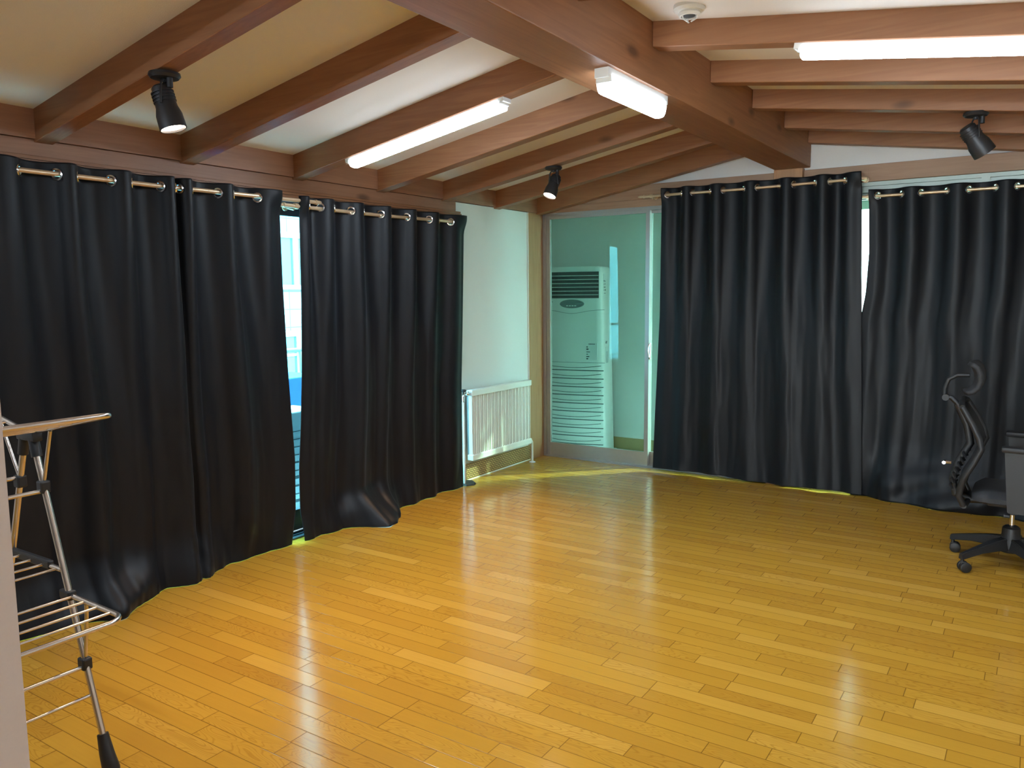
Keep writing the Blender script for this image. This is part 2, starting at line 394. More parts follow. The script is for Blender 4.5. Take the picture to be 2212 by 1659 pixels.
bx('trim_49', 'wood_y', XR - 0.03, XR, YN, 0.0, 2.19, 2.335)
# skirting
struct('baseboard_left', (lambda b: (box(b, 0.0, 0.012, -1.20, -0.236, 0.0, 0.135), b)[1])(BM()), 'punched', label='tan woven-pattern skirting under the radiator')
bx('baseboard_partition', 'skirt', XP, XP + 0.012, YN, -5.745, 0.0, 0.12)
bx('baseboard_right', 'skirt', XR - 0.012, XR, YN, -0.0, 0.0, 0.12)
bx('trim_51', 'white', 0.0, 0.016, -1.20, -0.236, 0.0, 0.008)

# ------------------------------------------------------------------ glazed openings
def sliding(name, axis, a0, a1, b, z0, z1, fr, pane, thick=0.035, w=0.045, rail=None, handle=None, mat='alu'):
    """a glazed sash in the plane x=b ('y' axis along y) or y=b ('x')"""
    bm = BM(); rl = rail or w
    def bb(m, p0, p1, q0, q1, t0=0.0, t1=thick):
        if axis == 'x': box(m, p0, p1, b + t0, b + t1, q0, q1)
        else: box(m, b + t0, b + t1, p0, p1, q0, q1)
    bb(bm, a0, a0 + w, z0, z1); bb(bm, a1 - w, a1, z0, z1)
    bb(bm, a0 + w, a1 - w, z0, z0 + rl, 0.003, thick - .003); bb(bm, a0 + w, a1 - w, z1 - w, z1, 0.003, thick - .003)
    o = struct(name, bm, mat)
    bm = BM(); bb(bm, a0 + w * .8, a1 - w * .8, z0 + rl * .9, z1 - w * .8, thick * .4, thick * .4 + 0.005)
    gl = obj('glass_pane', bm, pane, o)
    return o
# back wall, left opening: fixed frame and two sliding panels
bm = BM()
box(bm, 0.013, 0.045, 0.0, 0.10, 0.0, 2.205); box(bm, 2.03, 2.069, 0.0, 0.10, 0.0, 2.205)
box(bm, 0.045, 2.03, 0.005, 0.10, 2.175, 2.205); box(bm, 0.045, 2.03, -0.012, 0.10, -0.02, 0.012)
box(bm, 0.045, 2.03, 0.034, 0.040, 0.012, 0.022); box(bm, 0.045, 2.03, 0.072, 0.078, 0.012, 0.022)
struct('trim_52', bm, 'alu', label='aluminium frame and floor track of the sliding glass doors')
d1 = sliding('door_1', 'x', 0.047, 1.05, 0.006, 0.012, 2.188, None, 'teal', w=0.036, rail=0.118)
d1['label'] = 'closed glass door panel with aluminium frame showing the air conditioner'
d2 = sliding('door_2', 'x', 1.01, 2.028, 0.050, 0.012, 2.188, None, 'teal', w=0.036, rail=0.118)
d2['label'] = 'sliding glass door panel half hidden by the right curtains'
bm = BM(); box(bm, 1.052, 1.064, 0.010, 0.030, 0.93, 1.07, bevel=0.004); tube(bm, [(1.058, 0.0, 1.06), (1.058, -0.018, 1.04), (1.058, -0.02, 1.0), (1.058, -0.006, 0.95)], 0.005, 8)
obj('door_handle', bm, 'chrome', d1, True, label='small metal door latch')
# back wall, right opening
bm = BM()
box(bm, 2.277, 2.33, 0.0, 0.10, 0.0, 2.262); box(bm, 4.78, 4.83, 0.0, 0.10, 0.0, 2.262)
box(bm, 2.33, 4.78, 0.0, 0.10, 2.235, 2.262); box(bm, 2.33, 4.78, 0.01, 0.10, 2.190, 2.215)
box(bm, 2.33, 4.78, 0.03, 0.10, 2.215, 2.235)
box(bm, 2.33, 4.78, -0.012, 0.10, -0.02, 0.014)
box(bm, 3.425, 3.475, -0.004, 0.05, 2.175, 2.262)
struct('trim_53', bm, 'alu_pale', label='pale metal window frame behind the right curtains')
for i, (a, b_, off) in enumerate([(2.33, 3.16, .05), (3.10, 3.98, .012), (3.94, 4.78, .05)]):
    w_ = sliding('window_%d' % (i + 2), 'x', a, b_, off, 0.014, 2.19, None, 'teal', w=0.045, rail=0.10, mat='alu_pale')
# unseen window behind the camera, added to the rear wall to brighten the room
for i in range(2):
    a = XP + .12 + i * 1.035
    sliding('window_%d' % (i + 12), 'x', a, a + 1.035, YN - .06, 0.3, 2.25, None, 'outer', w=0.045, mat='alu_pale')
# left wall window
bm = BM()
box(bm, -0.13, -0.01, -4.95, -4.91, 0.0, 2.10); box(bm, -0.13, -0.01, -1.31, -1.271, 0.0, 2.10)
box(bm, -0.13, -0.01, -4.91, -1.31, 2.03, 2.13); box(bm, -0.13, 0.035, -4.91, -1.31, -0.03, 0.010)
box(bm, -0.040, -0.034, -4.91, -1.31, 0.010, 0.022); box(bm, -0.012, 0.0, -4.91, -1.31, 0.010, 0.016)
struct('trim_54', bm, 'alu_dark', label='grey metal frame of the left sliding windows')
for i, (a, b_, off) in enumerate([(-4.91, -3.70, -.05), (-3.74, -2.52, -.09), (-2.56, -1.31, -.05)]):
    w_ = sliding('window_%d' % (i + 6), 'y', a, b_, off, 0.022, 2.03, None, 'pane', w=0.05, rail=0.13, mat='alu_dark')
    if i == 1: w_['label'] = 'sliding window seen through the gap of the left curtains'
# sunroom behind the back wall
bx('floor_sunroom', 'paving', -0.8, 5.2, 0.10, 1.25, -0.14, -0.10)
bx('wall_sunroom_rear', 'wall', -0.8, 2.0, 1.12, 1.22, -0.10, 2.5)
bx('wall_sunroom_left', 'wall', -0.86, -0.76, 0.10, 1.22, -0.10, 2.5)
bx('wall_sunroom_side', 'wall', -0.8, 0.0, 0.10, 0.16, -0.10, 2.5)
bx('wall_sunroom_right', 'wall', 5.15, 5.25, 0.10, 1.22, -0.10, 2.5)
bx('ceiling_sunroom', 'ceil', -0.86, 1.25, 0.10, 1.30, 2.42, 2.5)
bx('ceiling_sunroom_lower', 'ceil', 1.25, 5.25, 0.10, 1.30, 2.44, 2.5)
for i in range(4): bx('trim_%d' % (60 + i), 'alu_pale', 1.25 + i * 1.3, 1.30 + i * 1.3, 0.10, 1.30, 2.40, 2.46)
bx('baseboard_sunroom', 'skirt', -0.76, 2.0, 1.105, 1.12, -0.10, 0.02)
for i in range(3):
    a = 2.0 + i * 1.05
    w_ = sliding('window_%d' % (i + 9), 'x', a, a + 1.05, 1.15, -0.10, 2.42, None, 'outer', w=0.05, rail=0.06, mat='alu_pale')
bm = BM(); box(bm, 2.05, 5.1, 1.16, 1.18, 2.18, 2.30)
struct('trim_55', bm, 'alu_pale')

# ------------------------------------------------------------------ outside, seen through the curtain gap
bld = thing('apartment_building', 'pale tiled building with turquoise windows seen through the left curtain gap', 'building', (-6.0, 2.0, -6.0))
def ch(name, mat, *a, parent=None):
    b = BM(); box(b, *a); o = obj(name, b, mat, parent)
    return o
bm = BM(); box(bm, -0.3, 0.0, -9.0, 12.0, 0.0, 15.0); obj('wall', bm, 'tile', bld)
for z0, z1 in ((7.66, 8.38), (6.28, 6.86)):
    bm = BM()
    y0, y1 = -0.9, 1.3
    box(bm, 0, 0.05, y0, y1, z0 - .07, z0); box(bm, 0, 0.05, y0, y1, z1, z1 + .09); box(bm, 0, 0.05, 0.37, 0.47, z0, z1)
    box(bm, 0, 0.05, y0, y0 + .06, z0, z1); box(bm, 0, 0.05, y1 - .06, y1, z0, z1)
    if z0 < 7: box(bm, 0, 0.04, y0, y1, z0 + .27, z0 + .31)
    wf = obj('window', bm, 'alu', bld)
    bm = BM(); box(bm, 0.004, 0.02, y0 + .02, y1 - .02, z0 - .01, z1 + .01); obj('pane', bm, 'facade_glass', wf)
bm = BM(); box(bm, 0, 0.06, -3, 4, 4.0, 6.12); obj('panel', bm, 'alu', bld)
t_ = bx('balcony_slab', 'paving', -1.7, -0.15, -6.0, 0.5, -0.16, -0.05)
bm = BM(); box(bm, -40, 40, -40, 60, -6.4, -6.0); struct('ground', bm, 'paving')
def outbox(name, mat, x0, x1, y0, y1, z0, z1, label, cat, tilt=0):
    b = BM(); box(b, -(x1 - x0) / 2, (x1 - x0) / 2, -(y1 - y0) / 2, (y1 - y0) / 2, 0, z1 - z0, bevel=0.01)
    o = obj(name, b, mat); o.location = ((x0 + x1) / 2, (y0 + y1) / 2, z0); o.rotation_euler = (0, 0, tilt)
    return tag(o, label, cat)
sk = outbox('carton', 'sack', -0.74, -0.46, -2.62, -2.30, -0.05, 0.70, 'tall white printed carton standing outside behind the left window', 'box')
bm = BM()
for j in range(11):
    z = 0.06 + j * 0.055; box(bm, 0.1405, 0.1425, -0.12, -0.12 + random.choice([.1, .16, .2, .22]), z, z + random.choice([.006, .012, .02]))
obj('print', bm, 'ink', sk)
outbox('storage_crate', 'blue', -1.45, -1.05, -2.25, -1.70, -0.05, 0.86, 'blue crate outside behind the white carton', 'crate')
bm = BM()
tube(bm, [(-1.66, -5.9, 1.02), (-1.66, 0.4, 1.02)], 0.02); tube(bm, [(-1.66, -5.9, 0.55), (-1.66, 0.4, 0.55)], 0.012)
for j in range(8): tube(bm, [(-1.66, -5.9 + j * .9, -0.05), (-1.66, -5.9 + j * .9, 1.02)], 0.016)
tag(obj('balcony_railing', bm, 'alu_pale', smooth=True), 'thin white balcony rail crossing the view outside the left window', 'railing')

# ------------------------------------------------------------------ curtains
def interp(tab, x):
    if x <= tab[0][0]: return tab[0][1]
    for (a, va), (b, vb) in zip(tab, tab[1:]):
        if x <= b:
            t = (x - a) / (b - a); t = t * t * (3 - 2 * t) if False else t
            return va + (vb - va) * t
    return tab[-1][1]
def sstep(a, b, x):
    t = min(1, max(0, (x - a) / (b - a))); return t * t * (3 - 2 * t)
def curtain(name, axis, s0, s1, behind, d0, rod_z, top, hem, floor_d, edge0, edge1, amp, seed, label, low=0.82, fall=0.45):
    """axis 'y': hangs on the left wall (depth = +x); axis 'x': on the back wall (depth = -y).
       behind = stretches where the cloth passes behind the rod."""
    P = (lambda s, d, z: Vector((d, s, z))) if axis == 'y' else (lambda s, d, z: Vector((s, -d, z)))
    keys = []
    ph = 0.0
    first = behind[0][0] - (behind[0][1] - behind[0][0]) * 0.7
    keys.append((min(s0, first), 0.0 if s0 < first else 0.0))
    if s0 >= first: keys = [(s0, PI * 0.75)]
    p = PI
    for a, b in behind:
        if a > keys[-1][0] + 1e-4: keys.append((a, p))
        else: keys[-1] = (a, p)
        keys.append((b, p + PI)); p += 2 * PI
    keys.append((s1, keys[-1][1] + PI * 0.75))
    phase = lambda s: interp(keys, s)
    cross = [s for ab in behind for s in ab if s0 + .01 < s < s1 - .01]
    ns = int((s1 - s0) / 0.0085); zs = []
    z = 0.0
    T = []                      # rows by distance under the heading
    H = top - 0.01
    t = 0.0
    while t < 0.11: T.append(t); t += 0.0085
    while t < H * 0.80: T.append(t); t += 0.030
    while t < H: T.append(t); t += 0.016
    T.append(H)
    fd0 = d0
    bm = BM(); grid = []
    rnd = random.Random(seed)
    def point(s, tt):
        v = tt / H
        zz = top - v * (top - hem(s))
        if tt < 0.11: zz = top - tt
        else:
            v2 = (tt - .11) / (H - .11); zz = (top - .11) * (1 - v2) + hem(s) * v2
        # side edges wander
        w = (s - s0) / (s1 - s0)
        e0 = interp(edge0, v); e1 = interp(edge1, v)
        ss = e0 + (e1 - e0) * w
        grow = sstep(0.05, 0.6, v)
        drift = 0.9 * grow * noise.noise(Vector((s * 1.7 + seed, v * 1.1, seed)))
        a = phase(s) + drift
        sh = math.sin(a); 
        shape = math.copysign(abs(sh) ** 0.8, sh)
        A = amp * (1 + 0.25 * grow * noise.noise(Vector((s * 2.3, seed * 3, v))))
        dd = d0 + A * ((1 - fall * grow) * shape + (0.5 if fall < 0.5 else 0.28) * grow * math.sin(a * 0.5 + 2.0 * noise.noise(Vector((s * 3.0, v * 0.8, seed + 5)))))
        dd += grow * (0.022 - 0.020 * fall) * noise.noise(Vector((s * 9.0, v * 1.6, seed + 9)))
        dd += grow * 0.004 * noise.noise(Vector((s * 26.0, v * 7.0, seed + 2)))
        b = sstep(low, 1.0, v)
        if floor_d is not None:
            tgt = floor_d(ss)
            dd += (tgt - d0) * (b ** 1.3)
            if tgt > d0 + .06:
                dd += 0.020 * b * math.sin(v * 60 + s * 9) * min(1, (tgt - d0) / .15)
        we = sstep(0.01, 0.13, min(s - s0, s1 - s))
        if tt > 0.02: dd = d0 + (dd - d0) * (1 + (we - 1) * sstep(.02, .14, tt) if floor_d is None or v < low else max(we, b * .8))
        ss += 0.012 * grow * we * noise.noise(Vector((s * 4, v * 2.2, seed + 14)))
        return P(ss, dd, zz)
    for tt in T: grid.append([bm.verts.new(point(s0 + (s1 - s0) * i / ns, tt)) for i in range(ns + 1)])
    # where the cloth crosses the rod there is an eyelet
    eye = []
    for s in cross:
        best = None
        for i in range(400):
            q = s - .05 + .1 * i / 399
            d = abs((point(q, top - rod_z).x if axis == 'y' else -point(q, top - rod_z).y) - d0)
            d += abs(q - s) * .02
            if best is None or d < best[0]: best = (d, q)
        q = best[1]; c = point(q, top - rod_z)
        tn = (point(q + .006, top - rod_z) - point(q - .006, top - rod_z)); tn.z = 0; tn.normalize()
        nrm = tn.cross(Vector((0, 0, 1))).normalized()
        eye.append((c, nrm))
    for j in range(len(T) - 1):
        for i in range(ns):
            q = (grid[j][i], grid[j][i + 1], grid[j + 1][i + 1], grid[j + 1][i])
            c = (q[0].co + q[1].co + q[2].co + q[3].co) / 4
            if T[j] < 0.12 and any((c - e).length < 0.0225 for e, _ in eye): continue
            bm.faces.new(q)
    loose = [v for v in bm.verts if not v.link_faces]
    bmesh.ops.delete(bm, geom=loose, context='VERTS')
    o = obj(name, bm, 'fabric', None, True, sharp=80)
    md = o.modifiers.new('thick', 'SOLIDIFY'); md.thickness = 0.0035; md.offset = 0
    tag(o, label, 'curtain', 'black eyelet curtains')
    ring = None
    for c, nrm in eye:
        if ring is None:
            b = BM(); lathe(b, [(0.0195, -0.004), (0.0215, -0.0055), (0.0275, -0.0045), (0.029, 0.0), (0.0275, 0.0045), (0.0215, 0.0055), (0.0195, 0.004), (0.0195, -0.004)], 28)
            ring = obj('eyelet', b, 'chrome', o, True); rr = ring
        else:
            rr = ring.copy(); COL.objects.link(rr); rr.parent = o
        rr.location = c; rr.rotation_euler = nrm.to_track_quat('Z', 'Y').to_euler()
    return o
def table(pts): return lambda s: interp(pts, s)

L1B = [(-4.80, -4.64), (-4.486, -4.325), (-4.232, -4.072), (-3.967, -3.815), (-3.735, -3.71), (-3.635, -3.475), (-3.377, -3.215)]
L1F = sorted([(-4.95, .12), (-4.736, .139), (-4.554, .165), (-4.392, .215), (-4.232, .262), (-4.13, .245), (-4.06, .19), (-3.93, .13), (-3.742, .165), (-3.584, .145), (-3.42, .06), (-3.284, .10), (-3.087, .105)])
curtain('curtain', 'y', -4.93, -3.06, L1B, 0.10, 2.045, 2.098, lambda s: 0.003, table(L1F),
        [(0, -4.93), (1, -4.93)], [(0, -3.075), (.25, -3.074), (.5, -3.06), (.75, -3.035), (.9, -3.045), (1, -3.085)],
        0.040, 3, 'wide black curtain at the far left, behind the drying rack', low=0.86)
L2B = [(-2.87, -2.775), (-2.66, -2.51), (-2.397, -2.231), (-2.136, -1.966), (-1.873, -1.719), (-1.614, -1.465)]
L2F = sorted([(-3.01, .12), (-2.95, .10), (-2.80, .12), (-2.70, .15), (-2.60, .22), (-2.49, .31), (-2.40, .33), (-2.30, .27), (-2.20, .18), (-2.07, .13), (-1.884, .10), (-1.604, .105), (-1.289, .075)])
curtain('curtain', 'y', -2.945, -1.30, L2B, 0.10, 2.030, 2.085, lambda s: 0.003, table(L2F),
        [(0, -2.925), (.3, -2.936), (.5, -2.954), (.65, -2.978), (.78, -3.005), (.9, -3.01), (1, -2.995)],
        [(0, -1.298), (.4, -1.338), (.6, -1.362), (1, -1.375)],
        0.038, 11, 'black curtain beside the radiator with its hem pushed out onto the floor', low=0.88)
R1B = [(1.243, 1.364), (1.46, 1.607), (1.714, 1.879), (1.984, 2.151), (2.258, 2.414), (2.519, 2.624)]
curtain('curtain', 'x', 1.195, 2.74, R1B, 0.10, 2.274, 2.327, lambda s: interp([(1.1, .03), (1.75, .032), (1.95, .012), (2.3, .014), (2.5, .022), (2.7, .012)], s), None,
        [(0, 1.199), (.45, 1.192), (.8, 1.16), (1, 1.145)], [(0, 2.70), (.3, 2.722), (.7, 2.76), (1, 2.785)],
        0.036, 21, 'tall black curtain beside the glass door, its hem just off the floor', low=0.9, fall=0.68)
R2B = [(2.80, 2.954), (3.074, 3.229), (3.359, 3.511), (3.631, 3.79), (3.91, 4.07), (4.19, 4.35), (4.47, 4.63)]
curtain('curtain', 'x', 2.745, 4.78, R2B, 0.075, 2.155, 2.200, lambda s: 0.001, table([(2.7, .05), (2.78, .06), (2.913, .155), (3.2, .20), (3.5, .22), (3.8, .235), (4.8, .2)]),
        [(0, 2.746), (.2, 2.762), (.33, 2.750), (.42, 2.72), (1, 2.70)], [(0, 4.78), (1, 4.78)],
        0.034, 31, 'lower-hung black curtain at the far right, behind the office chair', low=0.8, fall=0.62)

def rod(label, p0, p1, r, ends, brackets, inward):
    p0, p1 = Vector(p0), Vector(p1); d = (p1 - p0).normalized()
    b = BM(); mid = (p0 + p1) / 2 + Vector((0, 0, -0.006))
    tube(b, [p0, mid, p1], r, 16); o = obj('curtain_rod', b, 'brass', None, True)
    tag(o, label, 'curtain rod', 'champagne curtain rods')
    for e in ends:
        c, s = (p0, -1) if e == 0 else (p1, 1)
        b = BM(); lathe(b, [(0, -0.002), (r * 1.3, 0.0), (r * 1.35, .012), (r * .8, .016), (r * 1.1, .03), (r * .9, .045), (r * .3, .062), (0, .066)], 16, c, d * s)
        obj('finial', b, 'brass', o, True)
    for t in brackets:
        c = p0 + (p1 - p0) * t; w = Vector(inward)
        b = BM(); tube(b, [c + w * 0.10, c + w * .015 + Vector((0, 0, -.02))], 0.006, 8)
        lathe(b, [(r * 1.05, -0.012), (r * 1.5, -0.012), (r * 1.5, 0.012), (r * 1.05, 0.012), (r * 1.05, -0.012)], 16, c, d)
        lathe(b, [(0, 0), (0.022, 0), (0.022, .008), (0, .008)], 14, c + w * 0.098, tuple(-w))
        obj('bracket', b, 'brass', o, True)
    return o
rod('champagne curtain rod carrying the far left curtain', (0.10, -4.93, 2.048), (0.10, -2.80, 2.058), 0.0115, (1,), (0.08, 0.868), (-1, 0, 0))
rod('champagne curtain rod carrying the curtain beside the radiator', (0.095, -3.03, 2.022), (0.095, -1.36, 2.036), 0.0115, (0,), (0.05, 0.97), (-1, 0, 0))
rod('high champagne curtain rod beside the glass door', (1.05, -0.10, 2.274), (2.735, -0.10, 2.279), 0.0105, (0,), (0.035, 0.985), (0, 1, 0))
rod('lower champagne curtain rod at the far right', (2.70, -0.075, 2.152), (4.80, -0.075, 2.166), 0.0105, (), (0.02, 0.97), (0, 1, 0))

# ------------------------------------------------------------------ ceiling lights
def batten(name, label, p0, p1, w, h, lit, group=None, gap=0.0):
    """p0,p1: ends of the top centre line on the wood; hangs downwards"""
    p0, p1 = Vector(p0), Vector(p1); d = (p1 - p0); L = d.length; d.normalize()
    root = thing(name, label, 'ceiling light', (p0 + p1) / 2, 0, 'batten lights on the beams')
    mid = (p0 + p1) / 2
    sx = Vector((0, 1, 0)) if abs(d.x) > .5 else Vector((1, 0, 0))
    up = sx.cross(d); up = up if up.z > 0 else -up; up.normalize()
    def q(a, s, z): return d * a + sx * s + up * z
    def blk(b, a0, a1, s0, s1, z0, z1):
        hexa(b, [q(a0, s0, z0), q(a1, s0, z0), q(a1, s1, z0), q(a0, s1, z0), q(a0, s0, z1), q(a1, s0, z1), q(a1, s1, z1), q(a0, s1, z1)])
    b = BM(); blk(b, -L / 2, L / 2, -w * .42, w * .42, -h * .38, 0.0)
    obj('housing', b, 'plastic', root)
    # diffuser: rounded trough
    b = BM(); n = 10; rings = []
    Ld = L / 2 - 0.03
    prof = []
    for i in range(n + 1):
        a = PI * i / n
        prof.append((math.copysign(abs(math.cos(a)) ** .6, math.cos(a)) * w / 2, -gap - h * .30 - (math.sin(a) ** .6) * h * .70))
    for a in (-Ld, Ld): rings.append([b.verts.new(q(a, s, z)) for s, z in prof])
    for i in range(n): b.faces.new((rings[0][i], rings[0][i + 1], rings[1][i + 1], rings[1][i]))
    b.faces.new((rings[0][0], rings[1][0], rings[1][-1], rings[0][-1])); b.faces.new(rings[0]); b.faces.new(rings[1][::-1])
    df = obj('diffuser', b, 'led', root, True, label='glowing white diffuser')
    df.data.materials.append(M['led_side'])                # the lens throws its light downwards, its flanks only glow
    for f in df.data.polygons: f.material_index = 0 if f.normal.z < -0.6 else 1
    for s in (-1, 1):
        b = BM(); blk(b, s * Ld - (.012 if s < 0 else 0), s * Ld + (.012 if s > 0 else 0), -w * .46, w * .46, -gap - h * .55, -h * .3)
        obj('end_cap', b, 'plastic', root)
    return root
rb = lambda x: zl(x) - .14
batten('led_batten', 'long lit batten light on the rafter left of the ridge beam', (0.44, -2.842, rb(.44)), (1.53, -2.842, rb(1.53)), 0.085, 0.055, True)
rc = lambda x: zr(x) - .108
batten('led_batten', 'long lit batten light right of the ridge beam, cut by the photo edge', (2.93, -2.842, rc(2.93)), (4.13, -2.842, rc(4.13)), 0.085, 0.055, True)
batten('led_batten', 'short lit batten light hanging under the ridge beam', (2.275, -3.27, 2.400), (2.275, -2.66, 2.400), 0.075, 0.10, True)
batten('led_batten', 'unseen batten light added on a left rafter to brighten the room', (0.44, -5.777, rb(.44)), (1.53, -5.777, rb(1.53)), 0.085, 0.055, True)  # added out of view as extra light for the left side
batten('led_batten', 'unseen batten light added under the ridge beam to brighten the room', (2.275, -5.6, 2.404), (2.275, -5.0, 2.404), 0.075, 0.10, True)  # another added lamp outside the view, lifting the room light

def spotlight(label, base, aim, lit, up=(0, 0, 1), drop=0.10, L=0.15, R=0.046, watt=SPOT_W):
    root = thing('spotlight', label, 'spotlight', base, 0, 'black spotlights on the rafters')
    a = Vector(aim).normalized()
    b = BM(); lathe(b, [(0, 0.0), (0.058, 0.0), (0.060, -0.010), (0.052, -0.020), (0.020, -0.024), (0, -0.024)], 24)
    obj('mounting_plate', b, 'black_metal', root, True)
    b = BM(); lathe(b, [(0, .0), (0.012, 0), (0.012, -0.035), (0, -0.035)], 12, (0.03, 0.0, -0.022)); obj('plug', b, 'black_metal', root, True)
    pv = Vector((0, 0, -drop))                               # pivot of the head
    side = a.cross(Vector((0, 0, 1))).normalized() if abs(a.z) < .98 else Vector((0.8, .6, 0))
    b = BM()
    for s in (-1, 1):
        tube(b, [Vector((0, 0, -.022)) + side * s * .012, Vector((0, 0, -.04)) + side * s * .034, pv + Vector((0, 0, .03)) + side * s * .044, pv + side * s * .046], 0.0045, 8)
    tube(b, [(0, 0, -.02), (0.002, 0, -.035)], 0.010, 10)
    obj('yoke', b, 'black_metal', root, True)
    b = BM(); lathe(b, [(0, -L * .45), (R * .55, -L * .45), (R * .72, -L * .40), (R * .78, -L * .1), (R * .82, L * .05), (R * .98, L * .22), (R * 1.02, L * .55), (R * .94, L * .55), (R * .90, L * .50)], 28, pv, a)
    for i in range(4):
        c = pv + a * (-L * .30 + i * .012)
        lathe(b, [(R * .74, 0), (R * .86, 0), (R * .86, .004), (R * .74, .004)], 28, c, a)
    hd = obj('lamp_head', b, 'black_metal', root, True)
    b = BM(); lathe(b, [(0, L * .53), (R * .6, L * .525), (R * .92, L * .50)], 28, pv, a)
    obj('lens', b, 'bulb' if lit else 'off', hd, True, label='glowing warm lens' if lit else 'dark unlit lens')
    if lit:
        li = bpy.data.lights.new('spot_beam', 'SPOT'); li.energy = watt; li.color = SPOT_COL; li.spot_size = math.radians(76); li.spot_blend = 0.8
        li.shadow_soft_size = 0.03
        lo = bpy.data.objects.new('spot_beam', li); COL.objects.link(lo); lo.parent = root
        lo.location = pv + a * (L * .56); lo.rotation_euler = (-a).to_track_quat('Z', 'Y').to_euler()
    return root
spotlight('lit black spotlight on the nearest rafter above the left curtain', (0.93, -4.325, rb(.93) - .001), (0.22, 0.14, -1), True, drop=.12, L=.17, R=.05)
spotlight('small lit black spotlight on the rafter near the glass door', (0.95, -1.40, rb(.95) - .001), (-0.12, -0.42, -0.90), True, drop=.12, L=.16)
spotlight('unlit black spotlight at the right above the curtains', (3.47, -1.40, rc(3.47) - .001), (0.62, 0.35, -0.95), False, drop=.13, L=.17, R=.055)

# smoke detector
sd = thing('smoke_detector', 'round white smoke detector on the ceiling panel at the top of the picture', 'smoke detector', (2.56, -3.06, zr(2.56)))
b = BM(); lathe(b, [(0, .004), (.062, .004), (.064, -.012), (.056, -.022), (.030, -.024), (0, -.024)], 32); obj('base', b, 'plastic', sd, True)
b = BM(); lathe(b, [(.040, -.022), (.044, -.030), (.040, -.040), (.032, -.040), (.030, -.030), (.034, -.022)], 32); obj('sensor_ring', b, 'plastic', sd, True)
b = BM()
for i in range(3):
    a = 2 * PI * i / 3; tube(b, [(.036 * math.cos(a), .036 * math.sin(a), -.024), (.030 * math.cos(a), .030 * math.sin(a), -.052), (.008 * math.cos(a), .008 * math.sin(a), -.060)], 0.003, 6)
obj('cage', b, 'plastic', sd, True)
b = BM(); lathe(b, [(0, -.024), (.026, -.024), (.024, -.038), (0, -.040)], 20); obj('sensor', b, 'grille', sd, True)

# ------------------------------------------------------------------ radiator
rad = thing('radiator', 'cream panel radiator on the white wall beside the pine corner post', 'radiator', (0.0, -0.80, 0.0))
ya, yb = -0.44, 0.44
b = BM(); box(b, 0.055, 0.112, ya, yb, 0.695, 0.745, bevel=.006); obj('top_header', b, 'white', rad)
b = BM(); box(b, 0.055, 0.112, ya, yb, 0.180, 0.228, bevel=.006); obj('bottom_header', b, 'white', rad)
b = BM(); nn = 17
for i in range(nn):
    c = ya + (i + .5) * (yb - ya) / nn
    box(b, 0.066, 0.100, c - .019, c - .002, 0.222, 0.70, bevel=.003); box(b, 0.070, 0.104, c + .004, c + .012, 0.222, 0.70, bevel=.002)
obj('column_panel', b, 'white', rad)
b = BM(); box(b, 0.050, 0.064, ya + .01, yb - .01, 0.23, 0.69); obj('back_panel', b, 'alu', rad)
for q_ in (ya + .10, yb - .13):
    b = BM(); box(b, 0.002, 0.050, q_, q_ + .03, 0.25, 0.68); obj('wall_bracket', b, 'white', rad)
vy = -0.52
b = BM(); tube(b, [(.083, ya + .002, .72), (.083, ya - .035, .722), (.083, vy + .01, .72), (.083, vy, .70), (.083, vy, .66)], 0.011, 12)
lathe(b, [(0, 0), (.015, 0), (.017, .01), (.017, .03), (.012, .034), (0, .034)], 14, (.083, ya - .004, .72), (0, -1, 0)); obj('valve_body', b, 'chrome', rad, True)
b = BM(); lathe(b, [(.006, 0), (.006, .02), (.014, .024), (.022, .028), (.024, .036), (.018, .044), (0, .046)], 18, (.083, vy, .715)); obj('valve_wheel', b, 'black', rad, True, label='dark valve wheel')
b = BM(); tube(b, [(.083, vy, .67), (.083, vy, .0)], 0.010, 12); obj('supply_pipe', b, 'white', rad, True)
b = BM(); tube(b, [(.083, yb - .002, .204), (.083, yb + .03, .204), (.083, yb + .045, .185), (.083, yb + .048, .0)], 0.009, 12); obj('return_pipe', b, 'white', rad, True)
b = BM(); lathe(b, [(.010, 0), (.028, 0), (.026, .006), (.011, .010)], 18, (.083, yb + .048, 0.0)); obj('floor_flange', b, 'white', rad, True)
# flat dark shape at the pipe, taken for the curtain's tail
b = BM(); pr = [(-.02, -.10), (.10, -.085), (.13, -.02), (.115, .02), (.05, .07), (-.0, .06)]
lo = [b.verts.new((x, y, 0.0)) for x, y in pr]; hi = [b.verts.new((x * .94, y * .94, .012)) for x, y in pr]
b.faces.new(lo[::-1]); b.faces.new(hi)
for i in range(6): b.faces.new((lo[i], lo[(i + 1) % 6], hi[(i + 1) % 6], hi[i]))
rs = obj('floor_scrap', b, 'rubber', rad, label='flat black scrap at the foot of the pipe, taken for the curtain tail'); rs.location = (0.025, -1.265 + .80, 0.001)

